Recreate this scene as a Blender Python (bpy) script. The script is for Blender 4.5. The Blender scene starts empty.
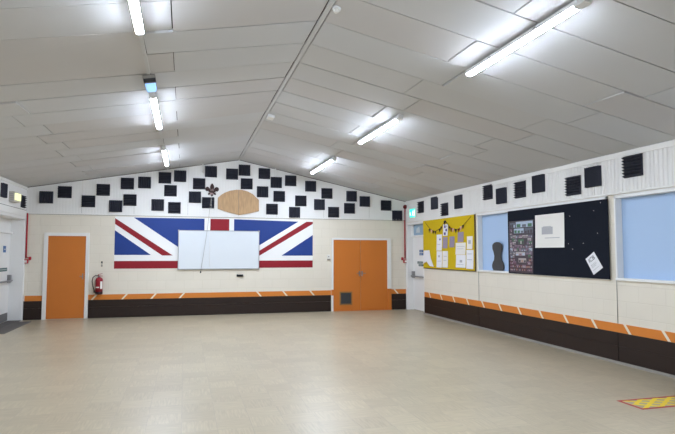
import bpy, math, random
from mathutils import Vector, Matrix
random.seed(7)
C = bpy.context.scene.collection
PI = math.pi
# ---------------------------------------------------------------- room dimensions (metres)
XL, XR = -3.694, 6.109            # left and right wall planes; the gable wall is the plane Y = 0
YF = -18.6                        # wall behind the photographer
XD, HD = 1.346, 4.058             # ridge
HL, HR = 3.159, 3.059             # eaves
def roof(x):
    return HL + (HD - HL) * (x - XL) / (XD - XL) if x < XD else HD + (HR - HD) * (x - XD) / (XR - XD)

# ---------------------------------------------------------------- materials
def lin(c):
    return tuple((v / 255 / 12.92) if v / 255 <= .04045 else ((v / 255 + .055) / 1.055) ** 2.4 for v in c)
def mat(name, rgb, rough=.6, var=.06, scale=6., bump=0., metal=0., spec=.4, stretch=(1, 1, 1)):
    m = bpy.data.materials.new(name); m.use_nodes = True
    n = m.node_tree.nodes; l = m.node_tree.links; b = n['Principled BSDF']
    c = lin(rgb)
    b.inputs['Roughness'].default_value = rough; b.inputs['Metallic'].default_value = metal
    b.inputs['Specular IOR Level'].default_value = spec
    tc = n.new('ShaderNodeTexCoord'); mp = n.new('ShaderNodeMapping'); mp.inputs['Scale'].default_value = stretch
    l.new(tc.outputs['Object'], mp.inputs['Vector'])
    nz = n.new('ShaderNodeTexNoise'); nz.inputs['Scale'].default_value = scale; nz.inputs['Detail'].default_value = 4
    l.new(mp.outputs[0], nz.inputs['Vector'])
    mx = n.new('ShaderNodeMix'); mx.data_type = 'RGBA'
    mx.inputs['A'].default_value = (*[min(1, v * (1 - var)) for v in c], 1)
    mx.inputs['B'].default_value = (*[min(1, v * (1 + var)) for v in c], 1)
    l.new(nz.outputs['Fac'], mx.inputs['Factor']); l.new(mx.outputs['Result'], b.inputs['Base Color'])
    if bump:
        bp = n.new('ShaderNodeBump'); bp.inputs['Strength'].default_value = bump; bp.inputs['Distance'].default_value = .01
        l.new(nz.outputs['Fac'], bp.inputs['Height']); l.new(bp.outputs[0], b.inputs['Normal'])
    return m
def emit(name, rgb, strength, base=None):
    m = bpy.data.materials.new(name); m.use_nodes = True
    b = m.node_tree.nodes['Principled BSDF']
    b.inputs['Base Color'].default_value = (*lin(base or rgb), 1)
    b.inputs['Emission Color'].default_value = (*lin(rgb), 1); b.inputs['Emission Strength'].default_value = strength
    return m
def block_mat(name, axis):
    """painted blockwork: cream paint over faintly showing courses"""
    m = mat(name, (229, 222, 208), .55, .03, 3.)
    n = m.node_tree.nodes; l = m.node_tree.links; b = n['Principled BSDF']
    tc = n.new('ShaderNodeTexCoord'); sp = n.new('ShaderNodeSeparateXYZ'); cb = n.new('ShaderNodeCombineXYZ')
    l.new(tc.outputs['Object'], sp.inputs[0]); l.new(sp.outputs[axis], cb.inputs['X']); l.new(sp.outputs['Z'], cb.inputs['Y'])
    br = n.new('ShaderNodeTexBrick'); br.inputs['Scale'].default_value = 1
    br.inputs['Brick Width'].default_value = .45; br.inputs['Row Height'].default_value = .225
    br.inputs['Mortar Size'].default_value = .007; br.inputs['Mortar Smooth'].default_value = .5
    br.inputs['Color1'].default_value = (1, 1, 1, 1); br.inputs['Color2'].default_value = (.975, .975, .97, 1)
    br.inputs['Mortar'].default_value = (.93, .925, .91, 1)
    l.new(cb.outputs[0], br.inputs['Vector'])
    old = b.inputs['Base Color'].links[0].from_socket
    mu = n.new('ShaderNodeMix'); mu.data_type = 'RGBA'; mu.blend_type = 'MULTIPLY'; mu.inputs['Factor'].default_value = 1
    l.new(old, mu.inputs['A']); l.new(br.outputs['Color'], mu.inputs['B']); l.new(mu.outputs['Result'], b.inputs['Base Color'])
    bp = n.new('ShaderNodeBump'); bp.inputs['Strength'].default_value = .35; bp.inputs['Distance'].default_value = .004; bp.invert = True
    l.new(br.outputs['Fac'], bp.inputs['Height']); l.new(bp.outputs[0], b.inputs['Normal'])
    return m
def floor_mat():
    m = bpy.data.materials.new('vinyl_tile_floor'); m.use_nodes = True
    n = m.node_tree.nodes; l = m.node_tree.links; b = n['Principled BSDF']
    b.inputs['Roughness'].default_value = .33; b.inputs['Specular IOR Level'].default_value = .45
    tc = n.new('ShaderNodeTexCoord')
    br = n.new('ShaderNodeTexBrick'); br.offset = 0; br.inputs['Scale'].default_value = 1
    br.inputs['Brick Width'].default_value = .315; br.inputs['Row Height'].default_value = .315
    br.inputs['Mortar Size'].default_value = .0022; br.inputs['Mortar Smooth'].default_value = .2
    br.inputs['Color1'].default_value = (*lin(FLOOR_A), 1); br.inputs['Color2'].default_value = (*lin(FLOOR_B), 1)
    br.inputs['Mortar'].default_value = (*lin((160, 149, 133)), 1)
    l.new(tc.outputs['Object'], br.inputs['Vector'])
    # marbled streaks running with the tile, one way on one tile and across on the next
    ck = n.new('ShaderNodeTexChecker'); ck.inputs['Scale'].default_value = 1 / .315
    l.new(tc.outputs['Object'], ck.inputs['Vector'])
    fac = []
    for st in ((55, 5, 1), (5, 55, 1)):
        mp = n.new('ShaderNodeMapping'); mp.inputs['Scale'].default_value = st; l.new(tc.outputs['Object'], mp.inputs['Vector'])
        nz = n.new('ShaderNodeTexNoise'); nz.inputs['Scale'].default_value = 1; nz.inputs['Detail'].default_value = 3
        l.new(mp.outputs[0], nz.inputs['Vector']); fac.append(nz)
    mf = n.new('ShaderNodeMix'); mf.data_type = 'FLOAT'
    l.new(ck.outputs['Fac'], mf.inputs['Factor']); l.new(fac[0].outputs['Fac'], mf.inputs['A']); l.new(fac[1].outputs['Fac'], mf.inputs['B'])
    rp = n.new('ShaderNodeMapRange'); rp.inputs['From Min'].default_value = .3; rp.inputs['From Max'].default_value = .7
    rp.inputs['To Min'].default_value = .87; rp.inputs['To Max'].default_value = 1.1; l.new(mf.outputs['Result'], rp.inputs['Value'])
    big = n.new('ShaderNodeTexNoise'); big.inputs['Scale'].default_value = .5; big.inputs['Detail'].default_value = 3
    l.new(tc.outputs['Object'], big.inputs['Vector'])
    rb = n.new('ShaderNodeMapRange'); rb.inputs['From Min'].default_value = .3; rb.inputs['From Max'].default_value = .7
    rb.inputs['To Min'].default_value = .93; rb.inputs['To Max'].default_value = 1.05; l.new(big.outputs['Fac'], rb.inputs['Value'])
    mm = n.new('ShaderNodeMath'); mm.operation = 'MULTIPLY'; l.new(rp.outputs[0], mm.inputs[0]); l.new(rb.outputs[0], mm.inputs[1])
    vm = n.new('ShaderNodeVectorMath'); vm.operation = 'SCALE'
    l.new(br.outputs['Color'], vm.inputs[0]); l.new(mm.outputs[0], vm.inputs['Scale']); l.new(vm.outputs[0], b.inputs['Base Color'])
    rr = n.new('ShaderNodeMapRange'); rr.inputs['To Min'].default_value = .31; rr.inputs['To Max'].default_value = .35
    l.new(big.outputs['Fac'], rr.inputs['Value']); l.new(rr.outputs[0], b.inputs['Roughness'])
    return m
FLOOR_A, FLOOR_B = (178, 166, 142), (169, 157, 134)
LAMP = 102.0
M = dict(
    block_x=block_mat('painted_blockwork_gable', 'X'), block_y=block_mat('painted_blockwork_side', 'Y'),
    floor=floor_mat(),
    ceil=mat('ceiling_board_paint', (199, 199, 200), .7, .03, 1.3), ceil2=mat('ceiling_board_paint_warm', (197, 195, 195), .7, .03, 1.3), ceil3=mat('ceiling_board_paint_cool', (200, 201, 203), .7, .03, 1.3), gap=mat('ceiling_void', (60, 54, 48), .9, .1),
    band=mat('white_cladding', (233, 232, 230), .5, .02, 4), white=mat('white_gloss', (236, 236, 235), .4, .015, 4),
    trim=mat('white_trim', (234, 233, 230), .45, .02, 4), shadow=mat('grey_joint', (120, 116, 110), .8, .05),
    orange=mat('orange_door_paint', (203, 118, 46), .42, .04, 2), stripe=mat('orange_stripe_paint', (214, 128, 50), .5, .05, 5),
    tick=mat('cream_tick_paint', (236, 226, 205), .6, .03), dado=mat('dark_brown_dado', (37, 22, 15), .55, .12, 2.5),
    skirt=mat('grey_skirting', (150, 145, 138), .5, .06, 5),
    foam=mat('black_acoustic_foam', (62, 64, 75), .95, .2, 40, .3, spec=.2), foam2=mat('charcoal_acoustic_foam', (34, 35, 40), .95, .25, 40, .4, spec=.2),
    blue=mat('flag_blue_paint', (25, 58, 134), .5, .08, 4), red=mat('flag_red_paint', (142, 12, 32), .5, .08, 4), fwhite=mat('flag_white_paint', (240, 240, 240), .5, .02, 4),
    board=mat('whiteboard_enamel', (222, 228, 234), .22, .015, 2), alu=mat('brushed_aluminium', (170, 172, 175), .35, .05, 20, metal=.9),
    steel=mat('satin_steel', (140, 140, 142), .4, .06, 20, metal=.3), ply=mat('bare_plywood', (188, 154, 116), .65, .33, 7, stretch=(5, 1, .8)),
    black=mat('black_plastic', (22, 22, 24), .5, .1), grille=mat('grey_vent_grille', (70, 72, 76), .5, .08), grillef=mat('tan_vent_frame', (146, 108, 62), .5, .06),
    fleur=mat('dark_bronze_emblem', (60, 40, 38), .5, .35, 25), fleurb=mat('emblem_pale_inlay', (165, 140, 140), .5, .2, 25),
    cord=mat('grey_cord', (150, 148, 142), .8, .1, 30), ered=mat('extinguisher_red', (150, 22, 38), .35, .08, 8), eblack=mat('extinguisher_dark_base', (45, 14, 20), .4, .1),
    pipe=mat('red_conduit', (176, 38, 52), .45, .06, 8), darkred=mat('dark_red_sounder', (100, 22, 24), .4, .08), label=mat('white_label', (232, 230, 226), .6, .03),
    lens=emit('lamp_diffuser', (226, 238, 255), LAMP), lampw=mat('lamp_white_plastic', (232, 234, 236), .45, .02), lampg=mat('lamp_grey_plastic', (168, 166, 164), .5, .05),
    eblue=emit('blue_emergency_diffuser', (135, 188, 250), .6, (165, 205, 245)), exitg=emit('exit_sign_green', (30, 205, 170), 1.15, (40, 190, 160)), exitw=emit('exit_sign_white', (215, 255, 245), 1.1),
    bulk=emit('bulkhead_lit_lens', (228, 232, 175), .5, (230, 232, 180)), bulkb=mat('bulkhead_body', (196, 192, 186), .5, .05),
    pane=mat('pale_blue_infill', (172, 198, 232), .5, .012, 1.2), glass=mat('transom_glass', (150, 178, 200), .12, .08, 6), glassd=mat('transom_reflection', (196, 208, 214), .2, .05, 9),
    yellow=mat('yellow_pinboard_cloth', (207, 178, 8), .9, .05, 14), woodf=mat('dark_board_edge', (92, 74, 36), .6, .1), navy=mat('navy_felt', (27, 31, 41), .95, .12, 18, spec=.15),
    paper=mat('white_paper', (232, 232, 236), .8, .025, 6), paper2=mat('cream_paper', (232, 229, 224), .8, .025, 6), lilac=mat('lilac_paper', (150, 138, 156), .8, .12, 22), ink=mat('dark_ink', (40, 40, 52), .7, .1), inkp=mat('purple_ink', (92, 78, 150), .7, .2), greyink=mat('grey_print', (176, 176, 180), .7, .12, 30),
    f1=mat('bunting_black', (40, 28, 34), .8, .1), f2=mat('bunting_maroon', (110, 34, 44), .8, .1), f3=mat('bunting_pink', (226, 176, 168), .8, .06),
    bone=mat('dark_grey_hardboard', (66, 66, 68), .7, .1, 10), matg=mat('grey_entrance_matting', (112, 108, 105), .95, .25, 60, .5), kick=mat('grey_kick_plate', (120, 118, 118), .45, .2, 30, metal=.4, stretch=(1, 1, 6)),
    sblue=mat('blue_door_sign', (60, 105, 160), .5, .06), sgreen=mat('dark_green_door_sign', (60, 98, 100), .5, .08),
    tred=mat('red_floor_tape', (172, 44, 50), .5, .08), tyel=mat('yellow_floor_tape', (236, 208, 52), .5, .06),
    p1=mat('photo_grey', (96, 100, 112), .45, .3, 40), p2=mat('photo_sky', (172, 186, 205), .45, .15, 30), p3=mat('photo_green', (70, 112, 84), .45, .4, 40), p4=mat('photo_mauve', (132, 104, 124), .45, .35, 45), p5=mat('photo_dark', (66, 58, 66), .45, .4, 40), p6=mat('photo_skin', (172, 138, 122), .45, .35, 45), p7=mat('photo_maroon', (92, 52, 62), .45, .35, 40), p8=mat('photo_pale', (172, 164, 164), .45, .2, 40),
)

# ---------------------------------------------------------------- mesh building
class MB:
    def __init__(s): s.v = []; s.f = []; s.m = []; s.smooth = set()
    def face(s, pts, mi=0):
        i = len(s.v); s.v += [tuple(p) for p in pts]; s.f.append(tuple(range(i, i + len(pts)))); s.m.append(mi)
    def box(s, a, b, mi=0):
        x0, y0, z0 = [min(p, q) for p, q in zip(a, b)]; x1, y1, z1 = [max(p, q) for p, q in zip(a, b)]
        s.hexa([(x0, y0, z0), (x1, y0, z0), (x1, y1, z0), (x0, y1, z0), (x0, y0, z1), (x1, y0, z1), (x1, y1, z1), (x0, y1, z1)], mi); return s
    def hexa(s, p, mi=0):
        i = len(s.v); s.v += [tuple(q) for q in p]
        for f in ((3, 2, 1, 0), (4, 5, 6, 7), (0, 1, 5, 4), (1, 2, 6, 5), (2, 3, 7, 6), (3, 0, 4, 7)):
            s.f.append(tuple(i + k for k in f)); s.m.append(mi)
    def prism(s, poly, vec, mi=0):
        """polygon (3-D points) pushed along vec, closed"""
        n = len(poly); vec = Vector(vec); i = len(s.v)
        s.v += [tuple(p) for p in poly] + [tuple(Vector(p) + vec) for p in poly]
        s.f.append(tuple(range(i, i + n))); s.m.append(mi); s.f.append(tuple(range(i + 2 * n - 1, i + n - 1, -1))); s.m.append(mi)
        for k in range(n):
            k2 = (k + 1) % n; s.f.append((i + k2, i + k, i + n + k, i + n + k2)); s.m.append(mi)
        return s
    def tube(s, path, r, n=8, mi=0, cap=True):
        path = [Vector(p) for p in path]; rs = r if isinstance(r, (list, tuple)) else [r] * len(path)
        i0 = len(s.v); up = None
        for k, p in enumerate(path):
            t = (path[min(k + 1, len(path) - 1)] - path[max(k - 1, 0)]).normalized()
            if up is None: up = t.orthogonal().normalized()
            a = (up - t * up.dot(t)).normalized(); up = a; b = t.cross(a)
            for q in range(n):
                th = 2 * PI * q / n; s.v.append(tuple(p + (a * math.cos(th) + b * math.sin(th)) * rs[k]))
        for k in range(len(path) - 1):
            for q in range(n):
                q2 = (q + 1) % n; s.f.append((i0 + k * n + q, i0 + k * n + q2, i0 + (k + 1) * n + q2, i0 + (k + 1) * n + q)); s.m.append(mi); s.smooth.add(len(s.f) - 1)
        if cap:
            s.f.append(tuple(i0 + q for q in reversed(range(n)))); s.m.append(mi)
            e = i0 + (len(path) - 1) * n; s.f.append(tuple(e + q for q in range(n))); s.m.append(mi)
        return s
    def build(s, name, mats, parent=None, bevel=0, off=None):
        """vertices are given in room coordinates; stored relative to the parent's origin"""
        o0 = Vector(off) if off is not None else Vector((0, 0, 0))
        if parent is not None and off is None:
            p = parent
            while p: o0 = o0 + p.location; p = p.parent
        me = bpy.data.meshes.new(name); me.from_pydata([tuple(Vector(v) - o0) for v in s.v], [], s.f)
        mats = mats if isinstance(mats, (list, tuple)) else [mats]
        for m in mats: me.materials.append(m)
        for i, p in enumerate(me.polygons):
            p.material_index = s.m[i]; p.use_smooth = i in s.smooth
        me.update()
        import bmesh
        bm = bmesh.new(); bm.from_mesh(me); bmesh.ops.recalc_face_normals(bm, faces=bm.faces); bm.to_mesh(me); bm.free()
        o = bpy.data.objects.new(name, me); C.objects.link(o)
        if parent is not None: o.parent = parent
        elif off is not None: o.location = off
        if bevel:
            b = o.modifiers.new('edge', 'BEVEL'); b.width = bevel; b.segments = 2; b.limit_method = 'ANGLE'
        return o
def box(a, b): return MB().box(a, b)
def tag(o, label, cat, group=None, kind=None):
    if label: o['label'] = label
    if cat: o['category'] = cat
    if group: o['group'] = group
    if kind: o['kind'] = kind
    return o
def empty(name, loc, label=None, cat=None, group=None, kind=None):
    o = bpy.data.objects.new(name, None); C.objects.link(o); o.location = loc; o.empty_display_size = .1
    return tag(o, label, cat, group, kind)
def struct(o): o['kind'] = 'structure'; return o
def copy_tree(o, parent=None):
    c = o.copy(); C.objects.link(c)
    if parent: c.parent = parent
    for ch in [k for k in ALL_CHILDREN(o)]: copy_tree(ch, c)
    return c
def ALL_CHILDREN(o): return [k for k in bpy.data.objects if k.parent == o]
T = .12   # wall thickness

# ================================================================ the setting
# ---- floor
struct(box((XL - .6, YF - T, -.1), (XR + .5, T, 0)).build('floor', M['floor']))

# ---- gable wall, with painted dado and stripe
mb = MB()
mb.prism([(XL - .6, 0, -.1), (XR + .5, 0, -.1), (XR + .5, 0, HR), (XD, 0, HD + .1), (XL - .6, 0, HL)], (0, T, 0))
# double door and single door sit in front of the blockwork, in their frames
wall_back = struct(mb.build('wall_back', M['block_x']))
ZD, ZS = .444, .572
d = MB()
for x0, x1 in ((XL + .005, -3.27), (-2.254, 3.875), (5.64, XR - .005)):
    n = 1; w = (x1 - x0) / n
    for k in range(n):
        d.box((x0 + k * w + .002, 0, .004), (x0 + (k + 1) * w - .002, -.012, .27)); d.box((x0 + k * w + .002, 0, .272), (x0 + (k + 1) * w - .002, -.012, ZD))
d.build('dado', M['dado'], wall_back)
s = MB()
for x0, x1 in ((XL + .05, -3.27), (-2.254, 3.875), (5.64, XR - .005)):
    s.box((x0, 0, ZD + .001), (x1, -.006, ZS))
for x, lean in ((-2.117, 1), (-1.422, 1), (-.737, 1), (-.055, 1), (1.908, -1), (2.602, -1), (3.342, -1), (5.778, -1)):
    dx = .055 * lean
    s.prism([(x - dx - .024, -.006, ZD + .001), (x - dx + .024, -.006, ZD + .001), (x + dx + .024, -.006, ZS), (x + dx - .024, -.006, ZS)], (0, -.0015, 0), 1)
s.build('stripe', [M['stripe'], M['tick']], wall_back)
# ribbed white cladding of the gable above the joint
def ribs(mb, u0, u1, pitch, depth, place):
    """vertical ribs from u0 to u1; place(u, d) -> (bottom point, top point) standing d off the wall"""
    n = max(1, round((u1 - u0) / pitch)); w = (u1 - u0) / n; prof = []
    for k in range(n):
        a = u0 + k * w
        prof += [(a, 0), (a + .12 * w, 1), (a + .78 * w, 1), (a + .9 * w, 0)]
    prof.append((u1, 0))
    for (a, da), (b, db) in zip(prof, prof[1:]):
        (p0, p1), (q0, q1) = place(a, .012 + da * depth), place(b, .012 + db * depth)
        mb.face((p0, q0, q1, p1))
g = MB()
ZB = 2.56
seams = [XL, -2.459, -1.25, .053, 1.346, 2.36, 3.66, 4.979, XR]
for a, b in zip(seams, seams[1:]):
    ribs(g, a + .002, b - .002, .072, .0015, lambda u, dd: ((u, -dd, ZB), (u, -dd, roof(u) + .02)))
g.box((XL, -.002, ZB), (XR, -.006, HL - .12), 1)
g.build('gable_cladding', [M['band'], M['shadow']], wall_back)
t = MB(); t.box((XL, 0, ZB - .035), (XR, -.026, ZB)); t.box((XL, 0, ZB - .043), (XR, -.004, ZB - .035), 1)
struct(t.build('trim_1', [M['trim'], M['shadow']]))
# thin shadow bead where gable meets the ceiling
t = MB()
for a, b in ((XL, XD), (XD, XR)):
    t.prism([(a, -.03, roof(a) - .012), (b, -.03, roof(b) - .012), (b, -.03, roof(b) + .01), (a, -.03, roof(a) + .01)], (0, .03, 0))
struct(t.build('trim_2', M['shadow']))
# short white conduits dropping onto the gable
for k, x in enumerate((.413, 2.306)):
    struct(MB().tube([(x, -.05, roof(x) - .005), (x, -.05, roof(x) - .22)], .018, 8).build('trim_%d' % (3 + k), M['trim']))

# ---- right wall: door opening 0 .. -1.2, bays of four metres with infill windows
YJ = -1.2
mb = MB()
W1, W2 = (-3.99, -7.80), (-7.94, -11.80)
ZW0, ZW1 = 1.2, 2.45
mb.box((XR, YJ, -.1), (XR + T, YF, ZW0)); mb.box((XR, YJ, ZW1), (XR + T, YF, HR + .1)); mb.box((XR, YJ, 2.44), (XR + T, 0, HR + .1))
for y0, y1 in ((YJ, W1[0]), (W1[1], W2[0]), (W2[1], YF)): mb.box((XR, y0, ZW0), (XR + T, y1, ZW1))
mb.box((XR, -.06, 0), (XR + T, 0, 2.44))
wall_right = struct(mb.build('wall_right', M['block_y']))
d = MB(); yy = [YJ - .003, -3.999, -7.93, -11.86, -15.8, YF]
for a, b in zip(yy, yy[1:]):
    d.box((XR, a - .007, .03), (XR - .012, b + .007, .25)); d.box((XR, a - .007, .252), (XR - .012, b + .007, ZD)); d.box((XR, b + .007, .03), (XR - .004, b - .007, ZD), 1)
d.build('dado', [M['dado'], M['black']], wall_right)
s = MB(); s.box((XR, YJ - .003, ZD + .001), (XR - .006, YF, ZS))
y = -1.535
while y > YF:
    s.prism([(XR - .006, y - .075, ZD + .001), (XR - .006, y - .025, ZD + .001), (XR - .006, y + .075, ZS), (XR - .006, y + .025, ZS)], (-.0015, 0, 0), 1); y -= .657
s.build('stripe', [M['stripe'], M['tick']], wall_right)
g = MB(); ys = [0, -1.2, -2.45, -3.7, -4.95, -6.2, -7.42, -8.62, -9.85, -11.05, -12.3, -13.5, -15, YF]
for a, b in zip(ys, ys[1:]):
    ribs(g, -a + .003, -b - .003, .07, .013, lambda u, dd: ((XR - dd, -u, 2.485), (XR - dd, -u, HR + .02)))
g.box((XR, 0, 2.485), (XR - .008, YF, HR - .01), 1)
g.build('band_cladding', [M['band'], M['shadow']], wall_right)
struct(box((XR - .045, 0, HR - .075), (XR, YF, HR - .005)).build('trim_5', M['trim']))
t = MB(); t.box((XR, -.0, 2.46), (XR - .03, YF, 2.485)); struct(t.build('trim_6', M['trim']))
t = MB().box((XR - .02, YJ, 0), (XR, YF, .03)); t.box((XR - .045, YJ, 0), (XR - .02, YF, .012))
struct(t.build('baseboard_right', M['skirt']))
for k, y in enumerate((-3.998, -7.93)):   # vertical joint covers below the windows
    struct(MB().tube([(XR - .005, y, ZS + .002), (XR - .005, y, ZW0 - .002)], .006, 6).build('trim_%d' % (7 + k), M['skirt']))
def window(name, y0, y1):
    r = empty(name, (XR, (y0 + y1) / 2, ZW0), kind='structure')
    f = MB(); fw = .055; dp = .11; pr = .022
    f.box((XR - pr, y0, ZW0), (XR + dp, y0 - fw * .55, ZW1)); f.box((XR - pr, y1 + fw * .55, ZW0), (XR + dp, y1, ZW1))
    f.box((XR - pr, y0, ZW1 - .05), (XR + dp, y1, ZW1)); f.box((XR - pr - .012, y0, ZW0), (XR + dp, y1, ZW0 + .035))
    f.build('window_frame', M['white'], r, bevel=.003)
    box((XR + dp - .02, y0 - .03, ZW0 + .03), (XR + dp - .005, y1 + .03, ZW1 - .04)).build('pane', M['pane'], r)
    return r
window('window_1', *W1); window('window_2', *W2)

# ---- left wall: exit door recess -0.05 .. -1.35
YL0, YL1, DPL = -.055, -2.15, .27
mb = MB()
mb.box((XL - T, YL1, -.1), (XL, YF, HL + .1)); mb.box((XL - T, 0, 2.45), (XL, YL1, HL + .1))
mb.box((XL - DPL - .1, 0, 0), (XL, YL0, 2.45)); mb.box((XL - DPL - .1, YL1, 0), (XL - T, YL1 - .08, 2.45)); mb.box((XL - DPL - .1, 0, 2.45), (XL - T, YL1, 2.55))
wall_left = struct(mb.build('wall_left', M['block_y']))
g = MB()
ys = [0, -.62, -1.8, -3, -4.2, -6, -8, -10, -12, -15, YF]
for a, b in zip(ys, ys[1:]):
    ribs(g, -a + .003, -b - .003, .07, .004, lambda u, dd: ((XL + dd, -u, 2.61), (XL + dd, -u, HL + .02)))
g.box((XL, 0, 2.61), (XL + .006, YF, HL - .01), 1)
g.build('band_cladding', [M['band'], M['shadow']], wall_left)
t = MB().box((XL, 0, 2.45), (XL + .035, YL1 - .25, 2.595)); t.box((XL, 0, 2.595), (XL + .02, YF, 2.61), 1)
struct(t.build('trim_9', [M['trim'], M['shadow']]))
struct(box((XL, 0, HL - .06), (XL + .04, YF, HL - .004)).build('trim_10', M['trim']))

# ---- wall behind the photographer
mb = MB(); mb.prism([(XL - .6, YF, -.1), (XR + .5, YF, -.1), (XR + .5, YF, HR), (XD, YF, HD + .1), (XL - .6, YF, HL)], (0, -T, 0))
struct(mb.build('wall_front', M['block_x']))

# ---- ceiling of painted boards in staggered rows over a dark void
cb = MB(); P = .6504; rows = int(-YF / P) + 1
def board(x0, x1, y0, y1):
    g = random.choice((.004, .007, .010, .014)); h = random.choice((.003, .005, .009))
    sag = [random.uniform(0, .004) for _ in range(4)]
    if random.random() < .3: sag[random.randrange(4)] += random.uniform(.008, .022)
    xs = (x0 + h, x1 - h); yb = (max(YF, y0 + g), y1 - g)
    pts = [(xs[0], yb[0]), (xs[1], yb[0]), (xs[1], yb[1]), (xs[0], yb[1])]
    cb.hexa([(x, y, roof(x) + .006 - sg) for (x, y), sg in zip(pts, sag)] + [(x, y, roof(x) + .022) for x, y in pts], random.choice((0, 0, 2, 3)))
for k in range(rows):
    y1, y0 = -P * k, -P * (k + 1)
    if k % 2 == 0: jl, jr = (-.16, -2.03), (2.82, 4.62)
    else: jl, jr = (-.44, -2.26), (3.08, 4.88)
    xl = [XD - .032, *jl, XL]; xr = [XD + .032, *jr, XR]
    for a, b in zip(xl, xl[1:]): board(b, a, y0, y1)
    for a, b in zip(xr, xr[1:]): board(a, b, y0, y1)
for a, b in ((XL - .6, XD), (XD, XR + .5)):
    cb.hexa([(a, YF - T, roof(a) + .024), (b, YF - T, roof(b) + .024), (b, T, roof(b) + .024), (a, T, roof(a) + .024),
             (a, YF - T, roof(a) + .1), (b, YF - T, roof(b) + .1), (b, T, roof(b) + .1), (a, T, roof(a) + .1)], 1)
struct(cb.build('ceiling', [M['ceil'], M['gap'], M['ceil2'], M['ceil3']]))
t = MB(); t.prism([(XD - .026, 0, roof(XD - .026) - .006), (XD + .026, 0, roof(XD + .026) - .006), (XD + .026, 0, HD + .01), (XD - .026, 0, HD + .01)], (0, YF, 0))
struct(t.build('trim_11', M['ceil']))
# conduit runs joining the lamps
def rail(x, name):
    z = lambda q: roof(q)
    struct(MB().prism([(x - .018, -.05, z(x - .018) - .013), (x + .018, -.05, z(x + .018) - .013), (x + .018, -.05, z(x + .018) + .005), (x - .018, -.05, z(x - .018) + .005)], (0, YF + .1, 0)).build(name, M['ceil']))
rail(-.455, 'trim_12')

# ---- doors
def hinge_door():
    r = empty('door_1', (-2.76, 0, 0), kind='structure')
    f = MB(); f.box((-3.265, 0, 0), (-3.175, -.03, 2.08)); f.box((-2.335, 0, 0), (-2.255, -.03, 2.08)); f.box((-3.175, 0, 2.0), (-2.335, -.03, 2.08))
    f.build('door_frame', M['trim'], r, bevel=.004)
    leaf = box((-3.175, -.001, .012), (-2.335, -.012, 2.0)).build('leaf', M['orange'], r, bevel=.002)
    h = MB().box((-2.40, -.012, .95), (-2.378, -.018, 1.09)); h.tube([(-2.392, -.018, 1.02), (-2.392, -.05, 1.02), (-2.45, -.052, 1.02)], .008, 8)
    h.build('door_handle', M['steel'], r)
    r2 = empty('door_2', (4.72, 0, 0), kind='structure')
    f = MB(); f.box((3.885, 0, 0), (3.938, -.035, 2.005)); f.box((5.512, 0, ZS + .02), (5.63, -.035, 2.005)); f.box((3.938, 0, 1.952), (5.512, -.035, 2.005))
    f.box((5.512, 0, 0), (5.63, -.035, ZS + .02), 1); f.box((3.883, -.001, .43), (3.94, -.036, ZS + .02), 1)
    f.build('door_frame', [M['trim'], M['orange']], r2, bevel=.004)
    a = box((3.938, -.001, .02), (4.722, -.014, 1.952)).build('leaf', M['orange'], r2, bevel=.003)
    b = box((4.728, -.001, .02), (5.512, -.014, 1.952)).build('leaf', M['orange'], r2, bevel=.003)
    box((3.9, -.001, 0), (5.55, -.03, .018)).build('threshold', M['orange'], r2)
    for x, sgn in ((4.69, -1), (4.765, 1)):
        h = MB().box((x - .018, -.014, .95), (x + .018, -.02, 1.09)); h.tube([(x, -.02, 1.03), (x, -.06, 1.03), (x + sgn * .09, -.065, 1.03)], .009, 8)
        h.build('door_handle', M['steel'], r2)
    v = MB(); x0, x1, z0, z1 = 4.115, 4.475, .165, .53
    for q in ((x0, x1, z0, z0 + .035), (x0, x1, z1 - .035, z1), (x0, x0 + .035, z0 + .035, z1 - .035), (x1 - .035, x1, z0 + .035, z1 - .035)):
        v.box((q[0], -.014, q[2]), (q[1], -.03, q[3]))
    vent = v.build('vent', M['grillef'], r2)
    s = MB(); s.box((x0 + .03, -.013, z0 + .03), (x1 - .03, -.0155, z1 - .03))
    for k in range(9):
        z = z0 + .045 + k * .033; s.hexa([(x0 + .034, -.016, z), (x1 - .034, -.016, z), (x1 - .034, -.028, z - .006), (x0 + .034, -.028, z - .006), (x0 + .034, -.016, z + .004), (x1 - .034, -.016, z + .004), (x1 - .034, -.028, z - .002), (x0 + .034, -.028, z - .002)])
    s.build('grille', M['grille'], vent)
hinge_door()
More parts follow.
